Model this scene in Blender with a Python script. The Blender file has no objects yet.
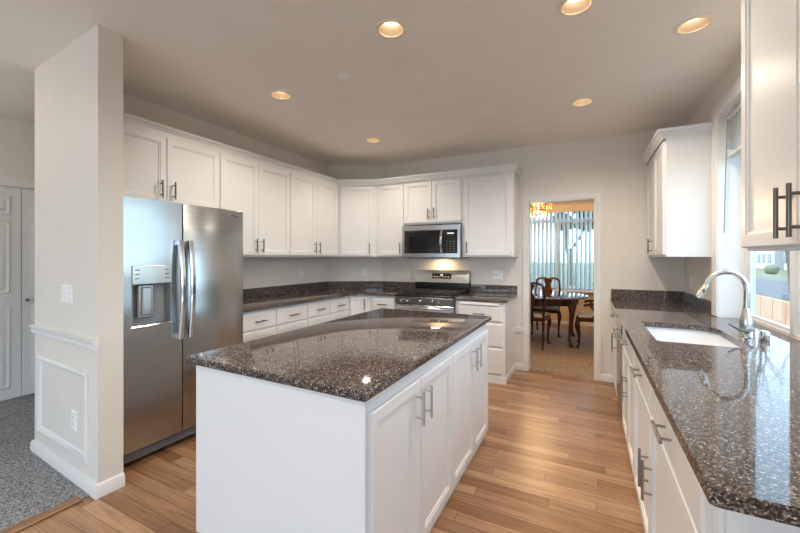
import bpy, bmesh, math, random
from mathutils import Vector, Matrix

random.seed(7)
SC = bpy.context.scene
COL = SC.collection
PI = math.pi

# ------------------------------------------------------------------ camera
cam = bpy.data.cameras.new('camera')
cam.sensor_width = 36.0
cam.lens = 368.0 / 800.0 * 36.0
cam.shift_y = -9.5 / 800.0
cam.clip_start = 0.05
camo = bpy.data.objects.new('camera', cam)
camo.location = (0, 0, 1.37)
camo.rotation_euler = (PI / 2, 0, math.atan(188 / 368.0))
COL.objects.link(camo)
SC.camera = camo

# ------------------------------------------------------------------ world, sun, exposure
SKY_STRENGTH = 3.8
EXPOSURE = 0.52
SPOT_W = 33.0
world = bpy.data.worlds.new('sky')
SC.world = world
world.use_nodes = True
wn, wl = world.node_tree.nodes, world.node_tree.links
wn.clear()
wo = wn.new('ShaderNodeOutputWorld')
bg = wn.new('ShaderNodeBackground')
tc = wn.new('ShaderNodeTexCoord')
sep = wn.new('ShaderNodeSeparateXYZ')
rmp = wn.new('ShaderNodeValToRGB')
rmp.color_ramp.elements[0].position = 0.0
rmp.color_ramp.elements[0].color = (0.62, 0.81, 1.0, 1)
rmp.color_ramp.elements[1].position = 0.7
rmp.color_ramp.elements[1].color = (0.46, 0.69, 1.0, 1)
wl.new(tc.outputs['Generated'], sep.inputs[0])
wl.new(sep.outputs['Z'], rmp.inputs[0])
wl.new(rmp.outputs[0], bg.inputs[0])
bg.inputs[1].default_value = SKY_STRENGTH
wl.new(bg.outputs[0], wo.inputs[0])

sund = bpy.data.lights.new('sun', 'SUN')
sund.energy = 6.0
sund.angle = 0.02
sund.color = (1.0, 0.93, 0.82)
suno = bpy.data.objects.new('sun', sund)
suno.rotation_euler = (0, math.radians(-26), math.radians(12))
suno.location = (-5, 0, 12)
COL.objects.link(suno)

vs = SC.view_settings
SC.display_settings.display_device = 'sRGB'
vs.view_transform = 'Standard'
vs.look = 'None'
vs.gamma = 1
vs.exposure = EXPOSURE
vs.use_curve_mapping = False
try:
    SC.cycles.use_denoising = True
    SC.cycles.max_bounces = 14
    SC.cycles.diffuse_bounces = 8
    SC.cycles.glossy_bounces = 6
    SC.cycles.transparent_max_bounces = 16
    SC.cycles.sample_clamp_indirect = 8
    SC.cycles.caustics_reflective = False
    SC.cycles.caustics_refractive = False
except Exception:
    pass


def portal(name, loc, rot, sx, sy):
    d = bpy.data.lights.new(name, 'AREA')
    d.shape = 'RECTANGLE'
    d.size, d.size_y = sx, sy
    d.cycles.is_portal = True
    o = bpy.data.objects.new(name, d)
    o.location, o.rotation_euler = loc, rot
    COL.objects.link(o)


portal('sky_portal', (-2.22, -3.35, 1.23), (PI / 2, 0, 0), 3.25, 2.05)       # rear windows, shining to +Y
portal('sky_portal', (1.12, -1.7, 1.25), (0, PI / 2, 0), 2.3, 2.6)          # side door opening added unseen for more daylight, shining to -X
portal('sky_portal', (1.08, 2.77, 1.68), (0, PI / 2, 0), 1.5, 1.66)        # sink window
portal('sky_portal', (-0.55, 8.16, 1.56), (-PI / 2, 0, 0), 2.7, 1.7)       # dining window


# ------------------------------------------------------------------ node helpers / materials
class NT:
    def __init__(s, name):
        s.m = bpy.data.materials.new(name)
        s.m.use_nodes = True
        s.n, s.l = s.m.node_tree.nodes, s.m.node_tree.links
        s.b = s.n['Principled BSDF']

    def new(s, t, **k):
        n = s.n.new(t)
        for a, v in k.items():
            setattr(n, a, v)
        return n

    def inp(s, sock, v):
        if hasattr(v, 'links') or isinstance(v, bpy.types.NodeSocket):
            s.l.new(v, sock)
        else:
            sock.default_value = v

    def math(s, op, a, b=0.0, c=0.0):
        n = s.new('ShaderNodeMath', operation=op)
        s.inp(n.inputs[0], a)
        s.inp(n.inputs[1], b)
        s.inp(n.inputs[2], c)
        return n.outputs[0]

    def ramp(s, fac, stops, interp='LINEAR'):
        n = s.new('ShaderNodeValToRGB')
        cr = n.color_ramp
        cr.interpolation = interp
        while len(cr.elements) < len(stops):
            cr.elements.new(0.5)
        for e, (p, c) in zip(cr.elements, stops):
            e.position = p
            e.color = (*c, 1)
        s.inp(n.inputs[0], fac)
        return n.outputs[0]

    def obj(s):
        return s.new('ShaderNodeTexCoord').outputs['Object']

    def geo(s):
        return s.new('ShaderNodeNewGeometry').outputs['Position']

    def noise(s, vec, scale, detail=2.0, rough=0.5):
        n = s.new('ShaderNodeTexNoise')
        s.l.new(vec, n.inputs['Vector'])
        n.inputs['Scale'].default_value = scale
        n.inputs['Detail'].default_value = detail
        n.inputs['Roughness'].default_value = rough
        return n

    def mapping(s, vec, scale=(1, 1, 1)):
        n = s.new('ShaderNodeMapping')
        s.l.new(vec, n.inputs[0])
        n.inputs['Scale'].default_value = scale
        return n.outputs[0]

    def mix(s, f, a, b, mode='MIX'):
        n = s.new('ShaderNodeMixRGB', blend_type=mode)
        s.inp(n.inputs[0], f)
        s.inp(n.inputs[1], a if not isinstance(a, tuple) else (*a, 1))
        s.inp(n.inputs[2], b if not isinstance(b, tuple) else (*b, 1))
        return n.outputs[0]

    def bump(s, h, strength=0.2, dist=0.01):
        n = s.new('ShaderNodeBump')
        n.inputs['Strength'].default_value = strength
        n.inputs['Distance'].default_value = dist
        s.l.new(h, n.inputs['Height'])
        s.l.new(n.outputs[0], s.b.inputs['Normal'])

    def set(s, **k):
        for a, v in k.items():
            s.inp(s.b.inputs[a.replace('_', ' ')], v if not isinstance(v, tuple) else (*v, 1))
        return s


def plain(name, col, rough=0.5, metal=0.0, coat=0.0, var=0.03, scale=3.0, bump=0.0, spec=0.5):
    t = NT(name)
    p = t.geo()
    n = t.noise(p, scale, 3)
    c = t.ramp(n.outputs['Fac'], [(0.3, tuple(x * (1 - var) for x in col)), (0.7, tuple(min(1, x * (1 + var)) for x in col))])
    t.set(Base_Color=c, Roughness=rough, Metallic=metal)
    t.b.inputs['Coat Weight'].default_value = coat
    t.b.inputs['Specular IOR Level'].default_value = spec
    if bump:
        t.bump(t.noise(p, 140, 2).outputs['Fac'], bump, 0.002)
    return t.m


M = {}
M['wall'] = plain('wall_paint', (0.74, 0.70, 0.64), 0.55, var=0.015, bump=0.08)
M['ceil'] = plain('ceiling_paint', (0.86, 0.815, 0.77), 0.7, var=0.02, bump=0.1)
M['white'] = plain('cabinet_white', (0.755, 0.755, 0.75), 0.33, var=0.012)
M['trimw'] = plain('trim_white', (0.765, 0.755, 0.735), 0.4, var=0.012)
M['plate'] = plain('plate_white', (0.85, 0.85, 0.84), 0.35)
M['dark'] = plain('dark_slot', (0.03, 0.03, 0.03), 0.5)
M['black'] = plain('black_enamel', (0.012, 0.012, 0.013), 0.18)
M['iron'] = plain('cast_iron', (0.025, 0.025, 0.026), 0.55)
M['bglass'] = plain('black_glass', (0.01, 0.011, 0.012), 0.06)
M['grey'] = plain('grey_plastic', (0.28, 0.29, 0.29), 0.4)
M['nickel'] = plain('brushed_nickel', (0.33, 0.315, 0.29), 0.28, metal=1.0)
M['bronze'] = plain('dark_nickel', (0.16, 0.145, 0.13), 0.3, metal=1.0)
M['nickel_light'] = plain('satin_nickel', (0.62, 0.61, 0.585), 0.22, metal=1.0)
M['chrome'] = plain('chrome', (0.75, 0.75, 0.76), 0.12, metal=1.0)
M['sink'] = plain('sink_white', (0.78, 0.79, 0.79), 0.16)
M['vinyl'] = plain('window_vinyl', (0.72, 0.72, 0.71), 0.35)
M['cushion'] = plain('cushion_fabric', (0.72, 0.68, 0.60), 0.85, var=0.08, scale=40)
M['amber'] = plain('amber_crystal', (0.8, 0.45, 0.15), 0.15)


def steel():
    t = NT('stainless_steel')
    p = t.geo()
    s = t.noise(t.mapping(p, (2.0, 2.0, 260.0)), 1.0, 2)
    c = t.ramp(s.outputs['Fac'], [(0.3, (0.45, 0.475, 0.48)), (0.7, (0.52, 0.54, 0.545))])
    r = t.math('MULTIPLY_ADD', s.outputs['Fac'], 0.10, 0.2)
    t.set(Base_Color=c, Roughness=r, Metallic=1.0)
    w = t.noise(t.mapping(p, (1.2, 1.2, 2.6)), 1.0, 1)
    t.bump(w.outputs['Fac'], 0.5, 0.03)
    return t.m


M['steel'] = steel()


def granite():
    t = NT('granite')
    p = t.geo()
    v = t.new('ShaderNodeTexVoronoi', feature='F1')
    v.inputs['Scale'].default_value = 250
    dn = t.noise(p, 90, 2)
    pv = t.new('ShaderNodeVectorMath', operation='MULTIPLY_ADD')
    t.l.new(dn.outputs['Color'], pv.inputs[0])
    pv.inputs[1].default_value = (0.009, 0.009, 0.009)
    t.l.new(p, pv.inputs[2])
    t.l.new(pv.outputs[0], v.inputs['Vector'])
    sx = t.new('ShaderNodeSeparateColor')
    t.l.new(v.outputs['Color'], sx.inputs[0])
    base = t.ramp(sx.outputs[0], [(0.0, (0.007, 0.006, 0.007)), (0.30, (0.035, 0.028, 0.025)), (0.48, (0.105, 0.078, 0.066)),
                                  (0.72, (0.185, 0.140, 0.118)), (0.87, (0.34, 0.28, 0.245)), (0.955, (0.52, 0.49, 0.46))], 'CONSTANT')
    big = t.noise(p, 22, 3, 0.6)
    col = t.mix(t.math('MULTIPLY', big.outputs['Fac'], 0.8), base, (0.10, 0.074, 0.063), 'MIX')
    t.set(Base_Color=t.mix(0.45, base, col), Roughness=0.045)
    t.b.inputs['Specular IOR Level'].default_value = 0.36
    return t.m


M['granite'] = granite()


def planks():
    t = NT('oak_planks')
    p = t.geo()
    sx = t.new('ShaderNodeSeparateXYZ')
    t.l.new(p, sx.inputs[0])
    W = 0.083
    yy = t.math('DIVIDE', sx.outputs[1], W)
    row = t.math('FLOOR', yy)
    wr = t.new('ShaderNodeTexWhiteNoise', noise_dimensions='1D')
    t.l.new(row, wr.inputs['W'])
    ln = t.math('MULTIPLY_ADD', wr.outputs['Value'], 0.7, 0.75)
    xs = t.math('DIVIDE', t.math('MULTIPLY_ADD', wr.outputs['Value'], 7.31, sx.outputs[0]), ln)
    colm = t.math('FLOOR', xs)
    cmb = t.new('ShaderNodeCombineXYZ')
    t.l.new(row, cmb.inputs[0])
    t.l.new(colm, cmb.inputs[1])
    wc = t.new('ShaderNodeTexWhiteNoise', noise_dimensions='2D')
    t.l.new(cmb.outputs[0], wc.inputs['Vector'])
    tone = t.ramp(wc.outputs['Value'], [(0.0, (0.25, 0.122, 0.055)), (0.3, (0.32, 0.17, 0.085)), (0.7, (0.385, 0.22, 0.118)), (1.0, (0.48, 0.30, 0.175))])
    # grain, shifted from board to board
    off = t.new('ShaderNodeVectorMath', operation='MULTIPLY_ADD')
    t.l.new(wc.outputs['Color'], off.inputs[0])
    off.inputs[1].default_value = (9, 9, 9)
    t.l.new(p, off.inputs[2])
    g = t.noise(t.mapping(off.outputs[0], (3.0, 62.0, 1.0)), 1.0, 6, 0.68)
    gr = t.ramp(g.outputs['Fac'], [(0.30, (0.42, 0.36, 0.30)), (0.5, (0.98, 0.97, 0.96)), (0.70, (1.28, 1.24, 1.18))])
    c = t.mix(0.85, tone, gr, 'MULTIPLY')
    fy = t.math('FRACT', yy)
    fx = t.math('FRACT', xs)
    ey = t.math('GREATER_THAN', t.math('ABSOLUTE', t.math('SUBTRACT', fy, 0.5)), 0.481)
    ex = t.math('GREATER_THAN', t.math('ABSOLUTE', t.math('SUBTRACT', fx, 0.5)), 0.4985)
    e = t.math('MAXIMUM', ey, ex)
    c = t.mix(t.math('MULTIPLY', e, 0.85), c, (0.05, 0.026, 0.014))
    t.set(Base_Color=c, Roughness=t.math('MULTIPLY_ADD', g.outputs['Fac'], 0.14, 0.25))
    t.b.inputs['Specular IOR Level'].default_value = 0.5
    h = t.math('SUBTRACT', t.math('MULTIPLY', g.outputs['Fac'], 0.15), e)
    t.bump(h, 0.15, 0.002)
    return t.m


M['planks'] = planks()


def carpet(name, a, b, s=175):
    t = NT(name)
    p = t.geo()
    n = t.noise(p, s, 3, 0.7)
    n2 = t.noise(p, s * 0.35, 2)
    f = t.math('ADD', t.math('MULTIPLY', n.outputs['Fac'], 0.7), t.math('MULTIPLY', n2.outputs['Fac'], 0.3))
    t.set(Base_Color=t.ramp(f, [(0.42, a), (0.58, b)]), Roughness=0.95)
    t.b.inputs['Specular IOR Level'].default_value = 0.1
    t.bump(f, 0.9, 0.01)
    return t.m


M['carpet'] = carpet('carpet_grey', (0.09, 0.095, 0.10), (0.50, 0.50, 0.505))
M['carpet2'] = carpet('carpet_beige', (0.22, 0.16, 0.115), (0.48, 0.38, 0.29), 90)


def wood(name, a, b, rough=0.25, sc=(4, 4, 40)):
    t = NT(name)
    g = t.noise(t.mapping(t.geo(), sc), 1.0, 4, 0.6)
    t.set(Base_Color=t.ramp(g.outputs['Fac'], [(0.3, a), (0.7, b)]), Roughness=rough)
    return t.m


M['cherry'] = wood('cherry_wood', (0.034, 0.010, 0.006), (0.085, 0.024, 0.013), 0.09, (30, 30, 5))
M['oak'] = wood('oak_trim', (0.20, 0.10, 0.045), (0.34, 0.18, 0.085), 0.35, (30, 3, 30))
M['fence'] = wood('fence_wood', (0.44, 0.27, 0.175), (0.54, 0.35, 0.235), 0.8, (20, 20, 2))
M['siding'] = plain('house_siding', (0.42, 0.42, 0.42), 0.7)
M['roof'] = plain('roof_shingle', (0.12, 0.11, 0.11), 0.9, var=0.2, scale=12)
M['bark'] = plain('bark', (0.10, 0.08, 0.065), 0.9, var=0.3, scale=12)
M['leaf'] = plain('foliage', (0.075, 0.10, 0.05), 0.8, var=0.5, scale=9)
M['grass'] = plain('lawn_grass', (0.085, 0.10, 0.05), 0.95, var=0.35, scale=3)
M['asphalt'] = plain('asphalt', (0.05, 0.054, 0.06), 0.9, var=0.2, scale=8)
M['gold'] = plain('brass', (0.75, 0.50, 0.22), 0.25, metal=1.0)


def emit(name, col, s):
    t = NT(name)
    t.set(Base_Color=(0.9, 0.9, 0.9), Roughness=0.5)
    t.b.inputs['Emission Color'].default_value = (*col, 1)
    t.b.inputs['Emission Strength'].default_value = s
    return t.m


M['bulb'] = emit('lamp_glow', (1.0, 0.88, 0.68), 5.0)
M['can'] = plain('can_trim', (0.86, 0.76, 0.62), 0.4)
M['canin'] = plain('can_reflector', (0.42, 0.31, 0.21), 0.5)
M['disp'] = emit('clock_digits', (0.55, 0.75, 0.85), 0.25)
M['flame'] = emit('candle_glow', (1.0, 0.62, 0.25), 9.0)


def glass():
    t = NT('window_glass')
    t.n.remove(t.b)
    o = [n for n in t.n if n.type == 'OUTPUT_MATERIAL'][0]
    tr = t.new('ShaderNodeBsdfTransparent')
    tr.inputs[0].default_value = (0.93, 0.96, 0.96, 1)
    gl = t.new('ShaderNodeBsdfGlossy')
    gl.inputs['Roughness'].default_value = 0.02
    fr = t.new('ShaderNodeFresnel')
    fr.inputs[0].default_value = 1.45
    mx = t.new('ShaderNodeMixShader')
    bf = t.new('ShaderNodeNewGeometry').outputs['Backfacing']
    t.l.new(t.math('MULTIPLY', fr.outputs[0], t.math('SUBTRACT', 1.0, bf)), mx.inputs[0])
    t.l.new(tr.outputs[0], mx.inputs[1])
    t.l.new(gl.outputs[0], mx.inputs[2])
    t.l.new(mx.outputs[0], o.inputs[0])
    return t.m


M['glass'] = glass()


def translucent(name, col, mixf):
    t = NT(name)
    o = [n for n in t.n if n.type == 'OUTPUT_MATERIAL'][0]
    tr = t.new('ShaderNodeBsdfTranslucent')
    tr.inputs[0].default_value = (*col, 1)
    mx = t.new('ShaderNodeMixShader')
    mx.inputs[0].default_value = mixf
    t.set(Base_Color=col, Roughness=0.5)
    t.l.new(t.b.outputs[0], mx.inputs[1])
    t.l.new(tr.outputs[0], mx.inputs[2])
    t.l.new(mx.outputs[0], o.inputs[0])
    return t.m


M['vane'] = translucent('blind_vane', (0.84, 0.89, 0.90), 0.7)
M['slat'] = translucent('blind_slat', (0.86, 0.87, 0.86), 0.3)


# ------------------------------------------------------------------ mesh helpers
class MB:
    def __init__(s):
        s.bm = bmesh.new()

    def box(s, x0, x1, y0, y1, z0, z1, bev=0.0, seg=1):
        r = bmesh.ops.create_cube(s.bm, size=1.0)
        vs_ = r['verts']
        for v in vs_:
            v.co = Vector(((x0 + x1) / 2 + v.co.x * (x1 - x0), (y0 + y1) / 2 + v.co.y * (y1 - y0), (z0 + z1) / 2 + v.co.z * (z1 - z0)))
        if bev:
            es = list({e for v in vs_ for e in v.link_edges})
            bmesh.ops.bevel(s.bm, geom=es, offset=bev, segments=seg, affect='EDGES', profile=0.5)
        return s

    def prism(s, poly, z0, z1, bev=0.0, seg=2):
        """extrude an xy polygon (counter-clockwise) from z0 to z1"""
        vb = [s.bm.verts.new((x, y, z0)) for x, y in poly]
        vt = [s.bm.verts.new((x, y, z1)) for x, y in poly]
        n = len(poly)
        fs = [s.bm.faces.new(vt), s.bm.faces.new(vb[::-1])]
        for i in range(n):
            fs.append(s.bm.faces.new((vb[i], vb[(i + 1) % n], vt[(i + 1) % n], vt[i])))
        if bev:
            es = list({e for v in vt + vb for e in v.link_edges if not (e.verts[0] in vt and e.verts[1] in vb) and not (e.verts[0] in vb and e.verts[1] in vt)})
            bmesh.ops.bevel(s.bm, geom=es, offset=bev, segments=seg, affect='EDGES', profile=0.5)
        return s

    def holed(s, outer, inner, z0, z1):
        """slab with holes: outer xy polygon, one or more inner ones"""
        loops = []
        es = []
        for poly in (outer, *(inner if isinstance(inner[0][0], tuple) else [inner])):
            vv = [s.bm.verts.new((x, y, z1)) for x, y in poly]
            es += [s.bm.edges.new((vv[i], vv[(i + 1) % len(vv)])) for i in range(len(vv))]
            loops.append(vv)
        r = bmesh.ops.triangle_fill(s.bm, use_beauty=True, use_dissolve=False, edges=es, normal=(0, 0, 1))
        fs = [g for g in r['geom'] if isinstance(g, bmesh.types.BMFace)]
        ex = bmesh.ops.extrude_face_region(s.bm, geom=fs)
        for v in ex['geom']:
            if isinstance(v, bmesh.types.BMVert):
                v.co.z = z0
        return s

    def tube(s, pts, r, n=10, closed=False, caps=True):
        pts = [Vector(p) for p in pts]
        rs = r if isinstance(r, (list, tuple)) else [r] * len(pts)
        N = len(pts)
        rings = []
        prev = None
        for i, p in enumerate(pts):
            a = pts[(i - 1) % N] if closed or i > 0 else p
            b = pts[(i + 1) % N] if closed or i < N - 1 else p
            t = (b - a)
            t = t.normalized() if t.length > 1e-9 else Vector((0, 0, 1))
            if prev is None:
                up = Vector((0, 0, 1)) if abs(t.z) < 0.9 else Vector((1, 0, 0))
                u = t.cross(up).normalized()
            else:
                u = (prev - t * prev.dot(t)).normalized()
            prev = u
            w = t.cross(u)
            rings.append([s.bm.verts.new(p + (u * math.cos(2 * PI * k / n) + w * math.sin(2 * PI * k / n)) * rs[i]) for k in range(n)])
        for i in range(N if closed else N - 1):
            A, B = rings[i], rings[(i + 1) % N]
            for k in range(n):
                s.bm.faces.new((A[k], A[(k + 1) % n], B[(k + 1) % n], B[k]))
        if caps and not closed:
            s.bm.faces.new(rings[0][::-1])
            s.bm.faces.new(rings[-1])
        return s

    def rod(s, a, b, r, n=12):
        return s.tube([a, b], r, n)

    def lathe(s, prof, c=(0, 0, 0), n=24, axis='z', sx=1.0, sy=1.0):
        """revolve (r, h) profile about an axis through c"""
        rings = []
        for r, h in prof:
            ring = []
            for k in range(n):
                a = 2 * PI * k / n
                x, y = r * math.cos(a) * sx, r * math.sin(a) * sy
                if axis == 'z':
                    co = (c[0] + x, c[1] + y, c[2] + h)
                elif axis == 'y':
                    co = (c[0] + x, c[1] + h, c[2] - y)
                else:
                    co = (c[0] + h, c[1] + x, c[2] + y)
                ring.append(s.bm.verts.new(co))
            rings.append(ring)
        for A, B in zip(rings, rings[1:]):
            for k in range(n):
                s.bm.faces.new((A[k], A[(k + 1) % n], B[(k + 1) % n], B[k]))
        if prof[0] == prof[-1]:
            return s
        if prof[0][0] > 1e-5:
            s.bm.faces.new(rings[0][::-1])
        if prof[-1][0] > 1e-5:
            s.bm.faces.new(rings[-1])
        return s

    def rects(s, x0, x1, z0, z1, steps):
        """nested rectangles in the xz plane: steps = [(inset, y)], last one filled, first one closed at the back"""
        loops = []
        for ins, y in steps:
            loops.append([s.bm.verts.new(c) for c in ((x0 + ins, y, z0 + ins), (x1 - ins, y, z0 + ins), (x1 - ins, y, z1 - ins), (x0 + ins, y, z1 - ins))])
        for A, B in zip(loops, loops[1:]):
            for k in range(4):
                s.bm.faces.new((A[k], A[(k + 1) % 4], B[(k + 1) % 4], B[k]))
        s.bm.faces.new(loops[-1])
        s.bm.faces.new(loops[0][::-1])
        return s

    def sweep(s, path, prof, closed=False):
        """sweep (out, z) profile along an xy path, mitred; 'out' is to the right of travel"""
        P = [Vector((x, y)) for x, y in path]
        N = len(P)
        rings = []
        for i in range(N):
            d0 = (P[i] - P[i - 1]).normalized() if (i > 0 or closed) else None
            d1 = (P[(i + 1) % N] - P[i]).normalized() if (i < N - 1 or closed) else None
            d0 = d0 or d1
            d1 = d1 or d0
            n0, n1 = Vector((d0.y, -d0.x)), Vector((d1.y, -d1.x))
            m = (n0 + n1)
            m = m / max(0.2, (1 + n0.dot(n1)))
            rings.append([s.bm.verts.new((P[i].x + m.x * o, P[i].y + m.y * o, z)) for o, z in prof])
        n = len(prof)
        for i in range(N if closed else N - 1):
            A, B = rings[i], rings[(i + 1) % N]
            for k in range(n):
                s.bm.faces.new((A[k], B[k], B[(k + 1) % n], A[(k + 1) % n]))
        if not closed:
            s.bm.faces.new(rings[0])
            s.bm.faces.new(rings[-1][::-1])
        return s

    def ball(s, c, r, sub=2, jit=0.0, sc=(1, 1, 1)):
        q = bmesh.ops.create_icosphere(s.bm, subdivisions=sub, radius=r)
        for v in q['verts']:
            k = 1 + random.uniform(-jit, jit)
            v.co = Vector((c[0] + v.co.x * k * sc[0], c[1] + v.co.y * k * sc[1], c[2] + v.co.z * k * sc[2]))
        return s

    def mesh(s, name, mat, smooth=35):
        bmesh.ops.recalc_face_normals(s.bm, faces=s.bm.faces[:])
        me = bpy.data.meshes.new(name)
        s.bm.to_mesh(me)
        s.bm.free()
        me.materials.append(mat)
        if smooth:
            me.polygons.foreach_set('use_smooth', [True] * len(me.polygons))
            me.set_sharp_from_angle(angle=math.radians(smooth))
        return me

    def build(s, name, mat, parent=None, smooth=35):
        o = bpy.data.objects.new(name, s.mesh(name, mat, smooth))
        COL.objects.link(o)
        if parent:
            o.parent = parent
        return o


def empty(name, loc=(0, 0, 0), rz=0.0):
    o = bpy.data.objects.new(name, None)
    o.empty_display_size = 0.1
    o.location = loc
    o.rotation_euler = (0, 0, rz)
    COL.objects.link(o)
    return o


def tag(o, label, cat, group=None, kind=None):
    o['label'] = label
    o['category'] = cat
    if group:
        o['group'] = group
    if kind:
        o['kind'] = kind
    return o


def struct(mb, name, mat, label=None, parent=None):
    o = mb.build(name, mat, parent)
    if not parent:
        o['kind'] = 'structure'
    if label:
        o['label'] = label
    return o


# ------------------------------------------------------------------ setting
HC = 2.70
WL, WR, YB = -3.35, 0.88, 4.65
REAR = -3.4
struct(MB().prism([(-2.55, REAR), (1.03, REAR), (1.03, 4.70), (-3.40, 4.70), (-3.40, 1.15), (-2.55, 1.15)], -0.12, 0.0), 'floor', M['planks'], 'honey oak plank kitchen floor')
struct(MB().prism([(-5.1, REAR), (-2.55, REAR), (-2.55, 1.15), (WL - .13, 1.15), (WL - .13, 4.77), (-5.1, 4.77)], -0.12, 0.004), 'floor_hall', M['carpet'], 'grey carpet in the hall left of the column')
struct(MB().box(-2.585, -2.52, REAR, 1.03, 0.001, 0.016, 0.005), 'trim_threshold', M['oak'], 'oak threshold strip between carpet and planks')
struct(MB().box(WL - .13, 1.05, 4.70, 8.14, -0.12, 0.006), 'floor_dining', M['carpet2'], 'beige carpet of the dining room')
CANS = [(-1.023, 1.888), (-.056, 2.152), (.536, 2.643), (-2.244, 2.246), (-2.176, 3.586), (-.046, 3.522), (-1.5, -.9), (-.1, -.9)]  # the last two sit out of view as added fill
cs = MB().holed([(-5.2, REAR - .12), (1.2, REAR - .12), (1.2, 4.72), (-5.2, 4.72)],
                [[(x + .072 * math.cos(2 * PI * k / 28), y + .072 * math.sin(2 * PI * k / 28)) for k in range(28)] for x, y in CANS], HC, HC + .02)
struct(cs, 'ceiling', M['ceil'], 'beige kitchen ceiling')
struct(MB().box(-5.2, 1.2, REAR - .12, 4.72, HC + .16, HC + .24), 'roof', M['roof'])
struct(MB().box(-3.6, 1.17, 4.72, 8.26, HC, HC + .12), 'ceiling_dining', M['ceil'], 'ceiling of the dining room')

struct(MB().box(WL - .12, WL, 1.215, 4.77, 0, HC), 'wall_left', M['wall'], 'wall behind the refrigerator')
# diagonal corner wall
struct(MB().prism([(WL, 4.25), (-2.657, YB), (WL, YB)], 0, HC), 'wall_corner', M['wall'], 'angled wall across the kitchen corner')
# back wall with the dining opening
b = MB()
DX0, DX1, DZ = -0.645, 0.072, 2.03
b.box(WL, DX0, YB, YB + .12, 0, HC)
b.box(DX1, 1.05, YB, YB + .12, 0, HC)
b.box(DX0, DX1, YB, YB + .12, DZ, HC)
struct(b, 'wall_back', M['wall'], 'back wall with the dining room opening')
# right wall with the recessed sink window
WY0, WY1, WZ0, WZ1 = 1.95, 3.59, 0.885, 2.43
b = MB()
b.box(WR, WR + .21, -.4, WY0, 0, HC)
b.box(WR, WR + .21, REAR, -3.0, 0, HC)
b.box(WR, WR + .21, -3.0, -.4, 2.4, HC)  # unseen opening added to let daylight in from the side
b.box(WR, WR + .21, -3.0, -.4, 0, .05)
b.box(WR, WR + .21, WY1, YB - .001, 0, HC)
b.box(WR, WR + .21, WY0, WY1, 0, WZ0)
b.box(WR, WR + .21, WY0, WY1, WZ1, HC)
struct(b, 'wall_right', M['wall'], 'right wall with the sink window')
# rear wall with three wide windows behind the viewer
b = MB()
b.box(-5.2, -3.85, REAR - .12, REAR, 0, HC)
b.box(-.60, 1.2, REAR - .12, REAR, 0, HC)
b.box(-3.85, -.60, REAR - .12, REAR, 2.25, HC)
b.box(-3.85, -.60, REAR - .12, REAR, 0, 0.2)
struct(b, 'wall_rear', M['wall'], 'wall behind the viewer with wide windows')
for i, x in enumerate((-3.85, -2.2)):
    b = MB()
    for a0, a1, c0, c1 in ((x, x + .05, .2, 2.25), (x + 1.55, x + 1.6, .2, 2.25), (x, x + 1.6, .2, .26), (x, x + 1.6, 2.19, 2.25)):
        b.box(a0, a1, REAR - .09, REAR - .03, c0, c1)
    struct(b, 'window_%d' % (3 + i), M['vinyl'])
b = MB()
for a0, a1, c0, c1 in ((-3.0, -2.94, .05, 2.4), (-.46, -.4, .05, 2.4), (-1.74, -1.66, .11, 2.34), (-2.94, -.46, .05, .11), (-2.94, -.46, 2.34, 2.4)):
    b.box(WR + .05, WR + .11, a0, a1, c0, c1)
struct(b, 'window_6', M['vinyl'])  # frame of the added side opening, out of view
# hall
struct(MB().box(-5.07, -4.95, REAR, 4.77, 0, HC), 'wall_hall', M['wall'], 'hall wall holding the closet doors')
struct(MB().box(-4.95, WL - .12, 4.65, 4.77, 0, HC), 'wall_hall_end', M['wall'])
# column: stub wall beside the fridge
CP = [(-2.49, 1.086), (-2.49, 1.215), (-3.50, 1.245), (-3.50, 1.147)]
struct(MB().prism(CP, 0, HC, ), 'wall_stub', M['wall'], 'white stub wall ending beside the refrigerator')
cdir = Vector((-1.01, 0.061)).normalized()
base_prof = [(0, 0.0), (0.020, 0.0), (0.019, 0.055), (0.010, 0.072), (0, 0.076)]
path = [(-3.50, 1.245), (-3.50, 1.147), (-2.49, 1.086), (-2.49, 1.215)]
struct(MB().sweep(path, base_prof), 'baseboard_stub', M['trimw'], 'white baseboard around the stub wall')
rail_prof = [(0, .835), (.012, .835), (.016, .85), (.012, .862), (.026, .872), (.03, .888), (0, .892)]
p2 = [(-3.52, 1.149), (-2.475, 1.0855)]
struct(MB().sweep(p2, rail_prof), 'trim_chair_rail', M['trimw'], 'white chair rail on the stub wall')


def on_col(t, z, out=0.0):
    p = Vector((-2.49, 1.086)) + cdir * t
    return Vector((p.x - 0.06 * out, p.y - out, z))


def frame_on_col(t0, t1, z0, z1, w, d):
    b = MB()
    lo = []
    for ins, out in ((0, 0.0), (0, d * .6), (w * .35, d), (w * .75, d * .7), (w, 0.0)):
        lo.append([b.bm.verts.new(on_col(t, z, out)) for t, z in ((t0 + ins, z0 + ins), (t1 - ins, z0 + ins), (t1 - ins, z1 - ins), (t0 + ins, z1 - ins))])
    for A, B in zip(lo, lo[1:]):
        for k in range(4):
            b.bm.faces.new((A[k], A[(k + 1) % 4], B[(k + 1) % 4], B[k]))
    return b


struct(frame_on_col(0.115, 0.915, 0.165, 0.69, 0.04, 0.018), 'trim_panel', M['trimw'], 'white picture frame molding below the chair rail')

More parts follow.
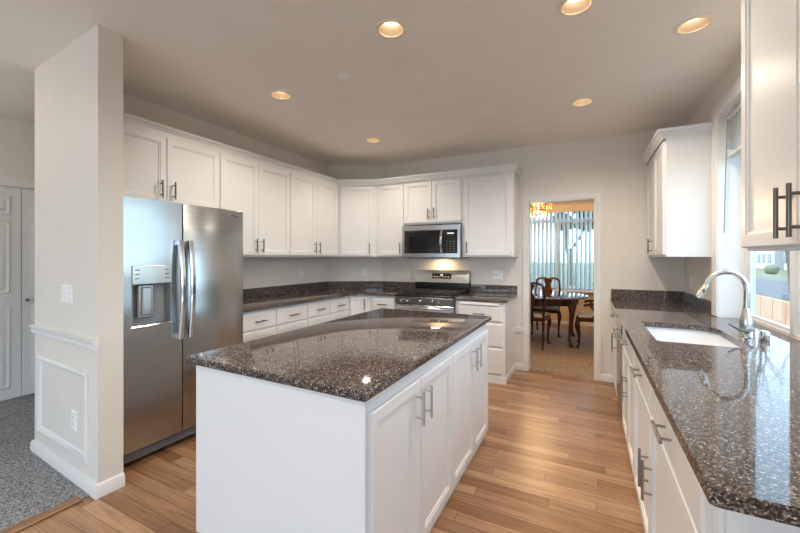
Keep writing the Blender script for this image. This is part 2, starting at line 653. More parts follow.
# dining room shell
struct(MB().box(WL - .13, WL, 4.77, 8.14, 0, HC), 'wall_dining_left', M['wall'])
struct(MB().box(1.05, 1.17, 4.65, 8.26, 0, HC), 'wall_dining_right', M['wall'])
VX0, VX1, VZ0, VZ1 = -1.9, 0.80, 0.70, 2.42
b = MB()
b.box(WL - .13, VX0, 8.14, 8.26, 0, HC)
b.box(VX1, 1.05, 8.14, 8.26, 0, HC)
b.box(VX0, VX1, 8.14, 8.26, 0, VZ0)
b.box(VX0, VX1, 8.14, 8.26, VZ1, HC)
M['dwall'] = plain('dining_paint', (0.66, 0.52, 0.38), 0.6, var=0.015)
struct(b, 'wall_dining_far', M['dwall'], 'far dining room wall under the blinds')
struct(MB().sweep([(WL, 8.14), (1.05, 8.14)], base_prof), 'baseboard_dining', M['trimw'])

# casings and baseboards
cas = [(0, 0), (0.075, 0), (0.075, 0.012), (0.055, 0.02), (0.02, 0.016), (0, 0.012)]


def casing_rect(y, x0, x1, z1, z0=0.0, w=0.072, d=0.02):
    b = MB()
    lo = []
    for ins, out in ((0, 0.0), (0, d * .6), (w * .3, d * .8), (w * .75, d), (w, d * .9), (w, 0)):
        lo.append([b.bm.verts.new(c) for c in ((x0 - ins, y - out, z0), (x0 - ins, y - out, z1 + ins), (x1 + ins, y - out, z1 + ins), (x1 + ins, y - out, z0))])
    for A, B in zip(lo, lo[1:]):
        for k in range(3):
            b.bm.faces.new((A[k], A[k + 1], B[k + 1], B[k]))
    return b


struct(casing_rect(YB, DX0, DX1, DZ, w=.055), 'trim_door_casing', M['trimw'], 'white casing around the dining room opening')
b = MB()
b.box(DX0 - .001, DX0 + .012, YB - .005, YB + .13, 0, DZ)
b.box(DX1 - .012, DX1 + .001, YB - .005, YB + .13, 0, DZ)
b.box(DX0, DX1, YB - .005, YB + .13, DZ - .012, DZ + .001)
struct(b, 'trim_door_jamb', M['trimw'], 'white jamb lining of the dining room opening')
struct(MB().sweep([(DX1 + .055, YB), (.262, YB)], base_prof), 'baseboard_back', M['trimw'], 'short white baseboard right of the dining opening')
struct(MB().sweep([(-.785, YB), (DX0 - .055, YB)], base_prof), 'baseboard_door', M['trimw'])
# sink window casing on the right wall (faces -X): a sweep in the yz plane
b = MB()
lo = []
for ins, out in ((0, 0.0), (0, .012), (.022, .016), (.07, .022), (.085, .02), (.085, 0)):
    lo.append([b.bm.verts.new(c) for c in ((WR - out, WY1 + ins, .92), (WR - out, WY1 + ins, WZ1 + ins), (WR - out, WY0 - ins, WZ1 + ins), (WR - out, WY0 - ins, .92))])
for A, B in zip(lo, lo[1:]):
    for k in range(3):
        b.bm.faces.new((A[k], A[k + 1], B[k + 1], B[k]))
struct(b, 'trim_window_casing', M['trimw'], 'white casing around the sink window')
b = MB()
b.box(WR - .004, 1.03, WY1 - .006, WY1, .914, WZ1)
b.box(WR - .004, 1.03, WY0, WY0 + .006, .914, WZ1)
b.box(WR - .004, 1.03, WY0, WY1, WZ1 - .006, WZ1)
struct(b, 'trim_window_jamb', M['trimw'], 'white painted jamb of the sink window recess')


def window_x(name, x, y0, y1, z0, z1, mid, label):
    """window in a wall facing -X; frame, two sashes, panes"""
    f = MB()
    w, d = .05, .05
    f.box(x, x + d, y0, y0 + w, z0, z1)
    f.box(x, x + d, y1 - w, y1, z0, z1)
    f.box(x, x + d, y0 + w, y1 - w, z0, z0 + w * .8)
    f.box(x, x + d, y0 + w, y1 - w, z1 - w, z1)
    f.box(x - .004, x + d, mid - .025, mid + .025, z0 + w * .8, z1 - w)
    root = struct(f, name, M['vinyl'], label)
    for a0, a1 in ((y0 + w, mid - .025), (mid + .025, y1 - w)):
        s_ = MB()
        sw = .032
        s_.box(x + .01, x + .04, a0, a0 + sw, z0 + .04, z1 - w)
        s_.box(x + .01, x + .04, a1 - sw, a1, z0 + .04, z1 - w)
        s_.box(x + .01, x + .04, a0 + sw, a1 - sw, z0 + .04, z0 + .062)
        s_.box(x + .01, x + .04, a0 + sw, a1 - sw, z1 - w - sw, z1 - w)
        so = s_.build('sash', M['vinyl'], root)
        MB().box(x + .022, x + .028, a0 + sw, a1 - sw, z0 + .062, z1 - w - sw).build('pane', M['glass'], so)
    return root


window_x('window_1', 1.03, WY0, WY1, .893, WZ1, 2.86, 'white two pane window above the kitchen sink')
# dining window
f = MB()
y = 8.17
for x0, x1, z0, z1 in ((VX0, VX0 + .05, VZ0, VZ1), (VX1 - .05, VX1, VZ0, VZ1), (VX0, VX1, VZ0, VZ0 + .05), (VX0, VX1, VZ1 - .05, VZ1),
                       (VX0 + .05, VX1 - .05, 2.07, 2.15), (-.585, -.505, VZ0 + .05, 2.07)):
    f.box(x0, x1, y, y + .06, z0, z1)
w2 = struct(f, 'window_2', M['vinyl'], 'wide dining room window with a transom')
for x0, x1, z0, z1 in ((VX0 + .05, -.585, VZ0 + .05, 2.07), (-.505, VX1 - .05, VZ0 + .05, 2.07), (VX0 + .05, VX1 - .05, 2.15, VZ1 - .05)):
    MB().box(x0, x1, y + .02, y + .026, z0, z1).build('pane', M['glass'], w2)
struct(MB().box(VX0 - .05, VX1 + .05, 8.06, 8.16, VZ0 - .03, VZ0, .006), 'trim_sill', M['trimw'], 'white sill of the dining room window')


# ------------------------------------------------------------------ closet doors in the hall
def closet_door(y0, y1, label, knob):
    r = empty('closet_door', (-4.95, y0, 0), PI / 2)
    tag(r, label, 'door', 'bifold closet doors in the hall')
    w = y1 - y0
    MB().box(0.003, w - .003, -.032, -.002, .015, 2.03).build('slab', M['trimw'], r)
    for z0, z1 in ((.12, .90), (1.02, 1.71), (1.77, 1.95)):
        MB().rects(.075, w - .075, z0, z1, [(0, -.032), (.0, -.036), (.014, -.042), (.03, -.036), (.055, -.044), (.06, -.044)]).build('panel', M['trimw'], r)
    if knob:
        MB().lathe([(.0, -.074), (.013, -.072), (.017, -.062), (.012, -.05), (.006, -.044), (.008, -.031)], (.035, 0, .95), 14, 'y').build('knob', M['nickel'], r)
    return r


ys = [.43, .79, 1.155, 1.515, 1.88, 2.24]
for i in range(5):
    closet_door(ys[i], ys[i + 1], ['white panelled closet door leaf farthest toward the viewer', 'white panelled closet door leaf second from the viewer',
                                   'white panelled closet door leaf at the picture edge', 'white panelled closet door leaf with a small dark knob',
                                   'white panelled closet door leaf hidden behind the stub wall'][i], i == 3)
b = MB()
b.box(-4.952, -4.93, .36, .43, 0, 2.12)
b.box(-4.952, -4.93, 2.24, 2.31, 0, 2.12)
b.box(-4.952, -4.93, .36, 2.31, 2.05, 2.12)
struct(b, 'trim_closet_casing', M['trimw'], 'white casing over the closet doors')

# ------------------------------------------------------------------ kitchen cabinets
HND = {}


def bar_handle(parent, x, z, length, vertical=True, mat='bronze', r=.006, off=.034, yface=-.02):
    key = (length, vertical, mat, r, off)
    if key not in HND:
        b = MB()
        h = length / 2
        if vertical:
            b.rod((0, -off, -h), (0, -off, h), r)
            for s_ in (-1, 1):
                b.rod((0, 0, s_ * h * .62), (0, -off, s_ * h * .62), r * .8)
        else:
            b.rod((-h, -off, 0), (h, -off, 0), r)
            for s_ in (-1, 1):
                b.rod((s_ * h * .62, 0, 0), (s_ * h * .62, -off, 0), r * .8)
        HND[key] = b.mesh('handle', M[mat])
    o = bpy.data.objects.new('handle', HND[key])
    o.location = (x, yface, z)
    o.parent = parent
    COL.objects.link(o)
    return o


def door(root, x0, x1, z0, z1, handle=None, name='door', stile=.058, mat='white', hm='bronze', hl=.14):
    """panelled front: front face at y=-.02, recessed centre"""
    st = min(stile, (z1 - z0) * .3, (x1 - x0) * .3)
    d = MB().rects(x0, x1, z0, z1, [(0, 0.0), (0, -.016), (.004, -.02), (st - .012, -.02), (st - .010, -.0155), (st - .001, -.0145), (st + .001, -.0085), (st + .003, -.0085)]).build(name, M[mat], root, 20)
    if handle:
        k, hx, hz = handle
        bar_handle(d, hx, hz, hl, k == 'v', hm)
    return d


def drawer(root, x0, x1, z0, z1, handle=True, hm='bronze', hl=.13):
    d = MB().rects(x0, x1, z0, z1, [(0, 0.0), (0, -.013), (.012, -.02), (.02, -.02)]).build('drawer', M['white'], root, 20)
    if handle:
        bar_handle(d, (x0 + x1) / 2, (z0 + z1) / 2, hl, False, hm)
    return d


def cabinet(name, loc, rz, w, depth, z0, z1, label, group, bev=.002, hollow=()):
    r = empty(name, loc, rz)
    tag(r, label, 'cabinet', group)
    if not hollow:
        MB().box(0, w, 0, depth, z0, z1, bev).build('carcass', M['white'], r)
        return r
    b = MB()
    b.box(0, w, 0, .018, z0, z1).box(0, w, depth - .012, depth, z0, z1).box(.018, w - .018, .018, depth - .012, z0 + .08, z0 + .1)
    for k, (x0, x1) in enumerate(((0, .018), (w - .018, w))):
        b.box(x0, x1, .018, depth - .012, z0, .67 if k in hollow else z1)
    b.build('carcass', M['white'], r)
    return r


L90, R90 = PI / 2, -PI / 2
UZ0, UZ1 = 1.37, 2.37
GU, GB = 'upper wall cabinets', 'base cabinets'
D0, D1 = 1.388, 2.325
# left wall uppers (front plane X = -3.02)
c = cabinet('upper_cabinet', (-3.02, 1.29, 0), L90, .965, .33, 1.785, UZ1, 'white two-door upper cabinet directly above the stainless refrigerator', GU)
door(c, .005, .482, 1.80, D1, ('v', .432, 1.905))
door(c, .487, .957, 1.80, D1, ('v', .532, 1.905))
c = cabinet('upper_cabinet', (-3.02, 2.255, 0), L90, .89, .33, UZ0, UZ1, 'white tall two-door upper cabinet just right of the refrigerator', GU)
door(c, .006, .434, D0, D1, ('v', .395, 1.485))
door(c, .439, .885, D0, D1, ('v', .478, 1.485))
c = cabinet('upper_cabinet', (-3.02, 3.145, 0), L90, .91, .33, UZ0, UZ1, 'white two-door upper cabinet on the left wall next to the angled corner cabinet', GU)
door(c, .006, .445, D0, D1, ('v', .405, 1.485))
door(c, .450, .89, D0, D1, ('v', .488, 1.485))
# diagonal corner upper
A30 = math.radians(30)
r = empty('upper_cabinet', (-3.02, 4.059, 0), A30)
tag(r, 'white one-door upper cabinet set at an angle across the corner', 'cabinet', GU)
inv = Matrix.Rotation(-A30, 2)


def loc30(o, pts):
    return [tuple(inv @ (Vector(p) - Vector(o))) for p in pts]


o = (-3.02, 4.059)
MB().prism(loc30(o, [(-3.02, 4.059), (-2.568, 4.32), (-2.568, 4.65), (-2.657, 4.648), (-3.348, 4.25), (-3.348, 4.059)]), UZ0, UZ1).build('carcass', M['white'], r)
DW = math.hypot(.452, .261)
door(r, .035, DW - .05, D0, D1, ('v', DW - .095, 1.485))
# back wall uppers
c = cabinet('upper_cabinet', (-2.568, 4.32, 0), 0, .423, .33, UZ0, UZ1, 'narrow white one-door upper cabinet just left of the microwave', GU)
door(c, .03, .415, D0, D1, ('v', .378, 1.485))
c = cabinet('upper_cabinet', (-2.145, 4.32, 0), 0, .785, .33, 1.785, UZ1, 'short white two-door upper cabinet directly above the microwave', GU)
door(c, .008, .390, 1.805, D1, ('v', .352, 1.915))
door(c, .395, .776, 1.805, D1, ('v', .432, 1.915))
c = cabinet('upper_cabinet', (-1.36, 4.32, 0), 0, .61, .33, UZ0, UZ1, 'wide white one-door upper cabinet right of the microwave with an exposed side', GU)
door(c, .03, .575, D0, D1, ('v', .07, 1.485))
crown_prof = [(0, 2.345), (.008, 2.345), (.009, 2.358), (.014, 2.362), (.030, 2.394), (.040, 2.398), (.043, 2.418), (0, 2.418)]
struct(MB().sweep([(-3.04, 1.285), (-3.04, 4.048), (-2.563, 4.30), (-.745, 4.30), (-.745, 4.65)], crown_prof), 'trim_crown', M['white'], 'white crown molding along the left and back upper cabinets')
# right wall uppers
c = cabinet('upper_cabinet', (.57, 4.65, 0), R90, .96, .31, UZ0, UZ1, 'white upper cabinet between the back wall and the sink window', GU)
door(c, .035, .495, D0, D1, ('v', .40, 1.475))
door(c, .503, .945, D0, D1)
c = cabinet('upper_cabinet', (.55, 1.885, 0), R90, .875, .33, 1.393, 2.42, 'white two-door upper cabinet hanging closest to the viewer over the right counter', GU)
door(c, .004, .437, 1.405, 2.40, ('v', .405, 1.50), hl=.15)
door(c, .442, .868, 1.405, 2.40, ('v', .485, 1.50), hl=.15)
struct(MB().sweep([(.88, 3.69), (.55, 3.69), (.55, 4.65)][::-1], crown_prof), 'trim_crown_right', M['white'], 'white crown molding on the cabinet beside the sink window')
struct(MB().sweep([(.53, 1.885), (.53, 1.01)], [(o_, z + .085) for o_, z in crown_prof]), 'trim_crown_near', M['white'])

# left base run (face X = -2.73)
BZ1 = .879
names = ['white base cabinet with two drawers beside the refrigerator', 'white base cabinet with two drawers next to the angled corner base']
for (y0, y1), nm in zip(((2.215, 3.107), (3.107, 3.892)), names):
    w = y1 - y0
    c = cabinet('base_cabinet', (-2.73, y0, 0), L90, w, .62, 0, BZ1, nm, GB)
    for a, bb in ((.012, w / 2 - .006), (w / 2 + .006, w - .012)):
        drawer(c, a, bb, .70, .855, hl=.13)
        door(c, a, bb, .09, .685)
r = empty('base_cabinet', (-2.73, 3.892, 0), A30)
tag(r, 'narrow white base cabinet set at an angle in the corner', 'cabinet', GB)
o = (-2.73, 3.892)
MB().prism(loc30(o, [(-2.73, 3.892), (-2.491, 4.03), (-2.491, 4.65), (-2.657, 4.648), (-3.348, 4.25), (-3.348, 3.892)]), 0, BZ1).build('carcass', M['white'], r)
door(r, .025, .235, .09, .855, ('v', .205, .77), stile=.04)
c = cabinet('base_cabinet', (-2.491, 4.03, 0), 0, .376, .62, 0, BZ1, 'narrow white base cabinet with one drawer left of the range', GB)
drawer(c, .05, .366, .70, .855)
door(c, .05, .366, .09, .685)
c = cabinet('base_cabinet', (-1.348, 4.03, 0), 0, .558, .62, 0, BZ1, 'white three-drawer base cabinet right of the range', GB)
drawer(c, .03, .53, .665, .825)
drawer(c, .03, .53, .395, .645, False)
drawer(c, .03, .53, .10, .375, False)
MB().box(.05, .50, -.035, .0, .842, .868, .004).build('cutting_board', M['plate'], c)
MB().box(-.002, .57, -.012, .0, 0, .075, .003).box(.558, .57, 0, .61, 0, .075, .003).build('kick_board', M['white'], c)
tag(MB().box(-.789, -.690, 4.628, 4.649, .455, .515, .003).build('wall_strip', M['trimw']), 'short white strip low between base cabinet and door casing', 'board')  # thin white strip added along a pale band of unknown origin

# island
r = empty('kitchen_island', (-.70, 1.09, 0), L90)
tag(r, 'large white kitchen island with four panelled doors in the middle of the floor', 'island')
IL = 1.735
b = MB()
b.box(0, IL, 0, .900, .11, BZ1)
b.box(0, IL, 0, .84, 0.0, .11)
b.build('carcass', M['white'], r)
MB().box(-.012, 0, -.012, .903, .11, BZ1, .002).box(-.012, 0, -.012, .84, 0.0, .11).build('end_panel', M['white'], r)
e = [.02, .452, .895, 1.335, 1.733]
for i in range(4):
    hx = e[i + 1] - .045 if i % 2 == 0 else e[i] + .045
    door(r, e[i] + .004, e[i + 1] - .004, .05, .815, ('v', hx, .70), hm='nickel_light', hl=.15)
CT0, CT1 = .879, .914
tag(MB().prism([(-1.648, 1.06), (-.664, 1.045), (-.664, 2.855), (-1.648, 2.855)], CT0, CT1, .009, 3).build('island_top', M['granite']),
    'speckled brown granite slab on top of the white island', 'countertop')

# granite on the walls
g = MB()
g.prism([(WL + .002, 2.205), (-2.69, 2.205), (-2.69, 3.88), (-2.483, 4.0), (-2.113, 4.0), (-2.113, 4.648), (-2.657, 4.648), (WL + .002, 4.248)], CT0, CT1, .006, 2)
ct = tag(g.build('countertop', M['granite']), 'dark granite countertop wrapping the corner left of the range', 'countertop')
n30 = Vector((math.sin(A30), -math.cos(A30)))
g = MB().box(WL + .001, WL + .022, 2.205, 4.245, CT1, 1.02)
g.build('backsplash', M['granite'], ct)
p0, p1 = Vector((WL, 4.248)), Vector((-2.657, 4.648))
MB().prism([tuple(p0 + n30 * .002), tuple(p0 + n30 * .022), tuple(p1 + n30 * .022), tuple(p1 + n30 * .002)], CT1, 1.02).build('backsplash', M['granite'], ct)
MB().box(-2.655, -2.113, 4.628, 4.649, CT1, 1.02).build('backsplash', M['granite'], ct)
g = MB().prism([(-1.347, 4.0), (-.765, 4.0), (-.765, 4.648), (-1.347, 4.648)], CT0, CT1, .006, 2)
ct = tag(g.build('countertop', M['granite']), 'small granite countertop right of the range', 'countertop')
MB().box(-1.347, -.768, 4.628, 4.649, CT1, 1.02).build('backsplash', M['granite'], ct)

# right base run (face X = .26)
def rbase(y1, y0, label, hollow=()):
    return cabinet('base_cabinet', (.26, y1, 0), R90, y1 - y0, .618, 0, BZ1, label, GB, hollow=hollow)


HL = .17
c = rbase(4.648, 4.005, 'white base cabinet in the right corner beyond the dishwasher')
drawer(c, .05, .63, .70, .855, hm='nickel', hl=HL)
door(c, .05, .335, .06, .685)
door(c, .343, .63, .06, .685, ('v', .56, .55), hm='nickel', hl=HL)
c = rbase(3.395, 2.56, 'white base cabinet under the sink', (1, 5))
drawer(c, .012, .823, .70, .855, hm='nickel', hl=HL)
door(c, .012, .428, .06, .685, ('v', .395, .475), hm='nickel', hl=HL)
door(c, .436, .823, .06, .685, ('v', .47, .475), hm='nickel', hl=HL)
c = rbase(2.556, 1.06, 'white base cabinet closest to the viewer under the right counter', (0, 5))
W_ = 2.556 - 1.06
drawer(c, .012, .628, .70, .855, hm='nickel', hl=HL)
drawer(c, .642, W_ - .045, .70, .855, hm='nickel', hl=HL)
door(c, .012, .628, .06, .685, ('v', .585, .42), hm='nickel', hl=HL)
door(c, .642, W_ - .045, .06, .685, ('v', .69, .42), hm='nickel', hl=HL)
MB().box(W_, W_ + .012, .012, .618, 0, BZ1, .002).build('end_panel', M['white'], c)
# dishwasher
r = empty('dishwasher', (.26, 4.003, 0), R90)
tag(r, 'dark dishwasher built in under the right counter beyond the sink', 'dishwasher')
MB().box(.002, .604, 0, .6, .02, BZ1 - .004).build('tub', M['grey'], r)
MB().box(.006, .60, -.022, 0, .12, .74, .004).build('door', M['steel'], r)
MB().box(.006, .60, -.024, 0, .745, .868, .004).build('control_panel', M['bglass'], r)
MB().tube([(.06, -.02, .70), (.06, -.055, .70), (.54, -.055, .70), (.54, -.02, .70)], .008).build('handle', M['nickel'], r)
MB().box(.01, .596, .04, .06, 0, .115).build('kick_plate', M['black'], r)

# right countertop with sink cut-out
SX0, SX1, SY0, SY1 = .335, .735, 2.42, 3.11


def rrect(x0, x1, y0, y1, rad, n=6):
    pts = []
    for cx_, cy_, a0, r_ in ((x1, y1, 0, rad[0]), (x0, y1, 90, rad[1]), (x0, y0, 180, rad[2]), (x1, y0, 270, rad[3])):
        sx_, sy_ = (1 if cx_ == x1 else -1), (1 if cy_ == y1 else -1)
        for k in range(n + 1):
            a = math.radians(a0 + 90 * k / n)
            pts.append((cx_ - sx_ * r_ + r_ * math.cos(a), cy_ - sy_ * r_ + r_ * math.sin(a)))
    return pts


hole = rrect(SX0, SX1, SY0, SY1, (.13, .03, .03, .05))
outer = rrect(.215, WR - .002, .925, 4.648, (.0001, .0001, .014, .0001), 4)
g = MB().holed(outer, hole, CT0, CT1)
ct = g.build('countertop', M['granite'], None, 30)
bv = ct.modifiers.new('bevel', 'BEVEL')
bv.width, bv.segments, bv.limit_method, bv.angle_limit = .008, 3, 'ANGLE', math.radians(50)
tag(ct, 'long polished granite countertop holding the sink below the window', 'countertop')
MB().box(.225, WR - .022, 4.628, 4.649, CT1, 1.02).build('backsplash', M['granite'], ct)
MB().box(WR - .022, WR - .001, 3.69, 4.649, CT1, 1.02).build('backsplash', M['granite'], ct)
MB().box(WR - .022, WR - .001, .93, 1.855, CT1, 1.02).build('backsplash', M['granite'], ct)
MB().box(WR - .004, 1.03, WY0 + .006, WY1 - .006, CT0 + .006, CT1 - .0005).build('window_sill', M['granite'], ct)

# sink basin
r = empty('kitchen_sink', (0, 0, 0))
tag(r, 'white undermount sink basin set into the right granite counter', 'sink')
b = MB()
tp = rrect(SX0 - .012, SX1 + .012, SY0 - .012, SY1 + .012, (.13, .035, .035, .05))
lo = []
cxs, cys = (SX0 + SX1) / 2, (SY0 + SY1) / 2
for k, z in ((1.06, .878), (1.0, .877), (.985, .86), (.955, .74), (.90, .712), (.3, .706), (.09, .703)):
    lo.append([b.bm.verts.new((cxs + (x - cxs) * k, cys + (y_ - cys) * k, z)) for x, y_ in tp])
n = len(tp)
for A, B in zip(lo, lo[1:]):
    for k in range(n):
        b.bm.faces.new((A[k], A[(k + 1) % n], B[(k + 1) % n], B[k]))
b.bm.faces.new(lo[-1])
b.build('basin', M['sink'], r, 50)
MB().lathe([(.045, .0), (.045, .006), (.03, .007), (.026, .001)], (cxs + .02, cys, .7035), 20).build('drain', M['chrome'], r)

# faucet
r = empty('kitchen_faucet', (.803, 2.765, CT1))
tag(r, 'brushed nickel gooseneck faucet standing behind the sink', 'faucet')
MB().lathe([(.034, 0), (.034, .006), (.030, .012), (.0295, .07), (.030, .085), (.024, .11), (.0175, .15), (.0145, .165)], n=20).build('base', M['nickel_light'], r)
arc = [(0, 0, .15), (.003, 0, .2), (.004, 0, .255)]
for k in range(1, 15):
    a = PI * k / 14 * .92
    arc.append((-.088 + .092 * math.cos(a), 0, .268 + .102 * math.sin(a)))
MB().tube(arc, .0145, 14).build('spout', M['nickel_light'], r)
ax, az = arc[-1][0], arc[-1][2]
dx_, dz_ = arc[-1][0] - arc[-2][0], arc[-1][2] - arc[-2][2]
q = math.hypot(dx_, dz_)
dx_, dz_ = dx_ / q - .12, dz_ / q
hd = MB().tube([(ax, 0, az), (ax + dx_ * .01, 0, az + dz_ * .01), (ax + dx_ * .05, 0, az + dz_ * .05), (ax + dx_ * .085, 0, az + dz_ * .085)], [.0135, .0165, .018, .0175], 16).build('spray_head', M['nickel_light'], r)
MB().box(ax + dx_ * .04 - .004, ax + dx_ * .04 + .004, -.021, -.015, az + dz_ * .04 - .01, az + dz_ * .04 + .01, .002).build('spray_button', M['dark'], hd)
MB().tube([(.0, -.024, .055), (.0, -.05, .06)], [.017, .015], 14).build('valve', M['nickel_light'], r)
MB().tube([(.01, -.048, .050), (-.01, -.064, .040), (-.05, -.072, .050), (-.10, -.074, .082)], [.009, .008, .007, .005], 10).build('lever', M['bronze'], r)
r = empty('sponge_holder', (.85, 2.675, CT1))
tag(r, 'small grey square holder on the counter beside the faucet base', 'holder')
MB().box(-.016, .016, -.03, .03, 0, .055, .003, 2).build('holder_body', M['nickel_light'], r)
MB().box(-.020, -.0155, -.012, .016, .012, .045, .002).build('front_clip', M['plate'], r)

# ------------------------------------------------------------------ refrigerator
r = empty('refrigerator', (-2.6, 1.262, 0), L90)
tag(r, 'stainless side-by-side refrigerator with water dispenser left of the counter', 'refrigerator')
FW = .91
MB().box(0, FW, .07, .74, .03, 1.745, .004).build('case', M['grey'], r)
MB().box(.01, FW - .01, .05, .08, .035, .115, .003).build('toe_grille', M['dark'], r)
bb_ = MB()
for k in range(5):
    bb_.box(.03, FW - .03, .044, .052, .045 + k * .013, .050 + k * .013)
bb_.build('grille_slats', M['grey'], r)
SPL = .385
dL = MB()
# freezer door with a dispenser opening: built as a frame round the recess
QX0, QX1, QZ0, QZ1, QZM = .052, .305, .915, 1.315, 1.19
for x0, x1, z0, z1 in ((0, QX0, .12, 1.755), (QX1, SPL - .004, .12, 1.755), (QX0, QX1, .12, QZ0), (QX0, QX1, QZ1, 1.755)):
    dL.box(x0, x1, 0, .07, z0, z1)
dl = dL.build('freezer_door', M['steel'], r)
MB().box(QX0, QX1, .055, .068, QZ0, QZM).box(QX0, QX0 + .006, .0, .06, QZ0, QZM).box(QX1 - .006, QX1, 0, .06, QZ0, QZM).build('dispenser_recess', M['grey'], dl)
pp = MB().rects(QX0, QX1, QZM, QZ1, [(0, .03), (0, -.004), (.004, -.008), (.012, -.008), (.013, -.006)]).build('dispenser_panel', M['nickel_light'], dl)
for k in range(3):
    for x0 in (QX0 + .02, QX1 - .045):
        MB().box(x0, x0 + .025, -.0085, -.005, QZM + .035 + k * .028, QZM + .043 + k * .028).build('button_mark', M['grey'], pp)
MB().box(QX0 + .05, QX0 + .15, .02, .055, QZ0 + .05, QZM - .005, .006).build('dispenser_chute', M['steel'], dl)
MB().box(QX0 + .07, QX0 + .13, .008, .02, QZ0 + .07, QZM - .02, .006).build('dispenser_paddle', M['nickel_light'], dl)
MB().box(QX0 - .004, QX1 + .004, -.014, .06, QZ0 - .012, QZ0 + .006, .004).build('drip_tray', M['nickel_light'], dl)
dr = MB().box(SPL + .004, FW, 0, .07, .12, 1.755, .006, 2).build('fridge_door', M['steel'], r)
lb = MB().box(.775, .872, -.004, .001, 1.695, 1.718, .002).build('badge', M['nickel_light'], dr)
m_ = MB()
for k in range(8):
    m_.box(.784 + k * .0098, .784 + k * .0098 + .0068, -.0052, -.0035, 1.703, 1.712)
m_.build('badge_lettering', M['dark'], lb)


def fridge_handle(parent, x):
    pts, rr = [], []
    for k in range(13):
        t = k / 12
        pts.append((x, -.034 - .030 * math.sin(PI * t), .79 + .70 * t))
    b = MB()
    rings = []
    for p in pts:
        w_, d_ = .017, .010
        rings.append([b.bm.verts.new((p[0] + sx_ * w_, p[1] + sy_ * d_, p[2])) for sx_, sy_ in ((-1, -.4), (-.6, -1), (.6, -1), (1, -.4), (1, 1), (-1, 1))])
    for A, B in zip(rings, rings[1:]):
        for k in range(6):
            b.bm.faces.new((A[k], A[(k + 1) % 6], B[(k + 1) % 6], B[k]))
    b.bm.faces.new(rings[0][::-1])
    b.bm.faces.new(rings[-1])
    for z in (.81, 1.47):
        b.box(x - .013, x + .013, -.04, .004, z - .018, z + .018, .003)
    return b.build('handle', M['chrome'], parent, 40)


fridge_handle(dl, SPL - .032)
fridge_handle(dr, SPL + .040)

# ------------------------------------------------------------------ range
r = empty('gas_range', (-2.108, 4.0, 0))
tag(r, 'stainless gas range with black cooktop against the back wall', 'stove')
RW = .758
MB().box(0, RW, .02, .645, .06, .905, .003).build('body', M['black'], r)
MB().box(.02, RW - .02, .05, .08, 0, .06).build('toe_kick', M['black'], r)
od = MB().box(.004, RW - .004, -.02, .02, .25, .80, .005).build('oven_door', M['steel'], r)
MB().box(.12, RW - .12, -.024, -.018, .36, .68, .004).build('oven_window', M['bglass'], od)
MB().tube([(.06, -.018, .775), (.06, -.062, .775), (.09, -.068, .775), (RW - .09, -.068, .775), (RW - .06, -.062, .775), (RW - .06, -.018, .775)], .012, 12).build('oven_handle', M['chrome'], od)
MB().box(.004, RW - .004, -.02, .02, .07, .243, .005).build('warming_drawer', M['steel'], r)
cp = MB().box(.002, RW - .002, -.018, .03, .808, .892, .004).build('control_panel', M['bronze'], r)
for kx in (.105, .185, .345, .50, .585):
    kb = MB().lathe([(.021, 0), (.021, -.006), (.017, -.012), (.015, -.034), (.012, -.037), (0, -.037)], (kx, -.018, .85), 18, 'y').build('knob', M['chrome'], cp)
    MB().box(kx - .002, kx + .002, -.058, -.054, .842, .865).build('pointer', M['dark'], kb)
MB().box(0, RW, -.012, .60, .892, .918, .005).build('cooktop', M['black'], r)
for gx in (.02, .265, .51):
    b = MB()
    x0, x1 = gx, gx + .23
    for yy_ in (.04, .16, .27, .39, .52):
        b.box(x0, x1, yy_, yy_ + .012, .936, .948)
    for xx_ in (x0, (x0 + x1) / 2 - .006, x1 - .012):
        b.box(xx_, xx_ + .012, .04, .532, .934, .950)
    for xx_ in (x0, x1 - .014):
        for yy_ in (.04, .52):
            b.box(xx_, xx_ + .014, yy_, yy_ + .012, .917, .938)
    b.build('grate', M['iron'], r)
for bx, by in ((.14, .15), (.14, .42), (.62, .15), (.62, .42), (.38, .28)):
    MB().lathe([(.045, 0), (.045, .008), (.03, .011), (.03, .016), (0, .017)], (bx, by, .917), 18).build('burner', M['iron'], r)
bgp = MB().box(0, RW, .585, .645, .915, 1.05, .003).build('backguard', M['black'], r)
pm_ = MB()
pv = [pm_.bm.verts.new((x_, y_, z_)) for x_ in (0, RW) for y_, z_ in ((.560, 1.035), (.602, 1.195), (.640, 1.195), (.640, 1.035))]
for f_ in ((0, 1, 2, 3), (7, 6, 5, 4), (0, 4, 5, 1), (1, 5, 6, 2), (2, 6, 7, 3), (3, 7, 4, 0)):
    pm_.bm.faces.new([pv[i_] for i_ in f_])
pn = pm_.build('backguard_panel', M['steel'], bgp)
cd_ = MB()
cv = [cd_.bm.verts.new((x_, y_, z_)) for x_ in (.25, .52) for y_, z_ in ((.5725, 1.085), (.591, 1.155), (.60, 1.155), (.60, 1.085))]
for f_ in ((0, 1, 2, 3), (7, 6, 5, 4), (0, 4, 5, 1), (1, 5, 6, 2), (2, 6, 7, 3), (3, 7, 4, 0)):
    cd_.bm.faces.new([cv[i_] for i_ in f_])
cd_.build('clock_display', M['bglass'], pn)
for k in range(6):
    MB().box(.275 + k * .04, .292 + k * .04, .576, .581, 1.106, 1.112).build('button_mark', M['disp'], pn)
MB().box(.37, .40, .580, .586, 1.125, 1.14).build('clock_digits', M['disp'], pn)

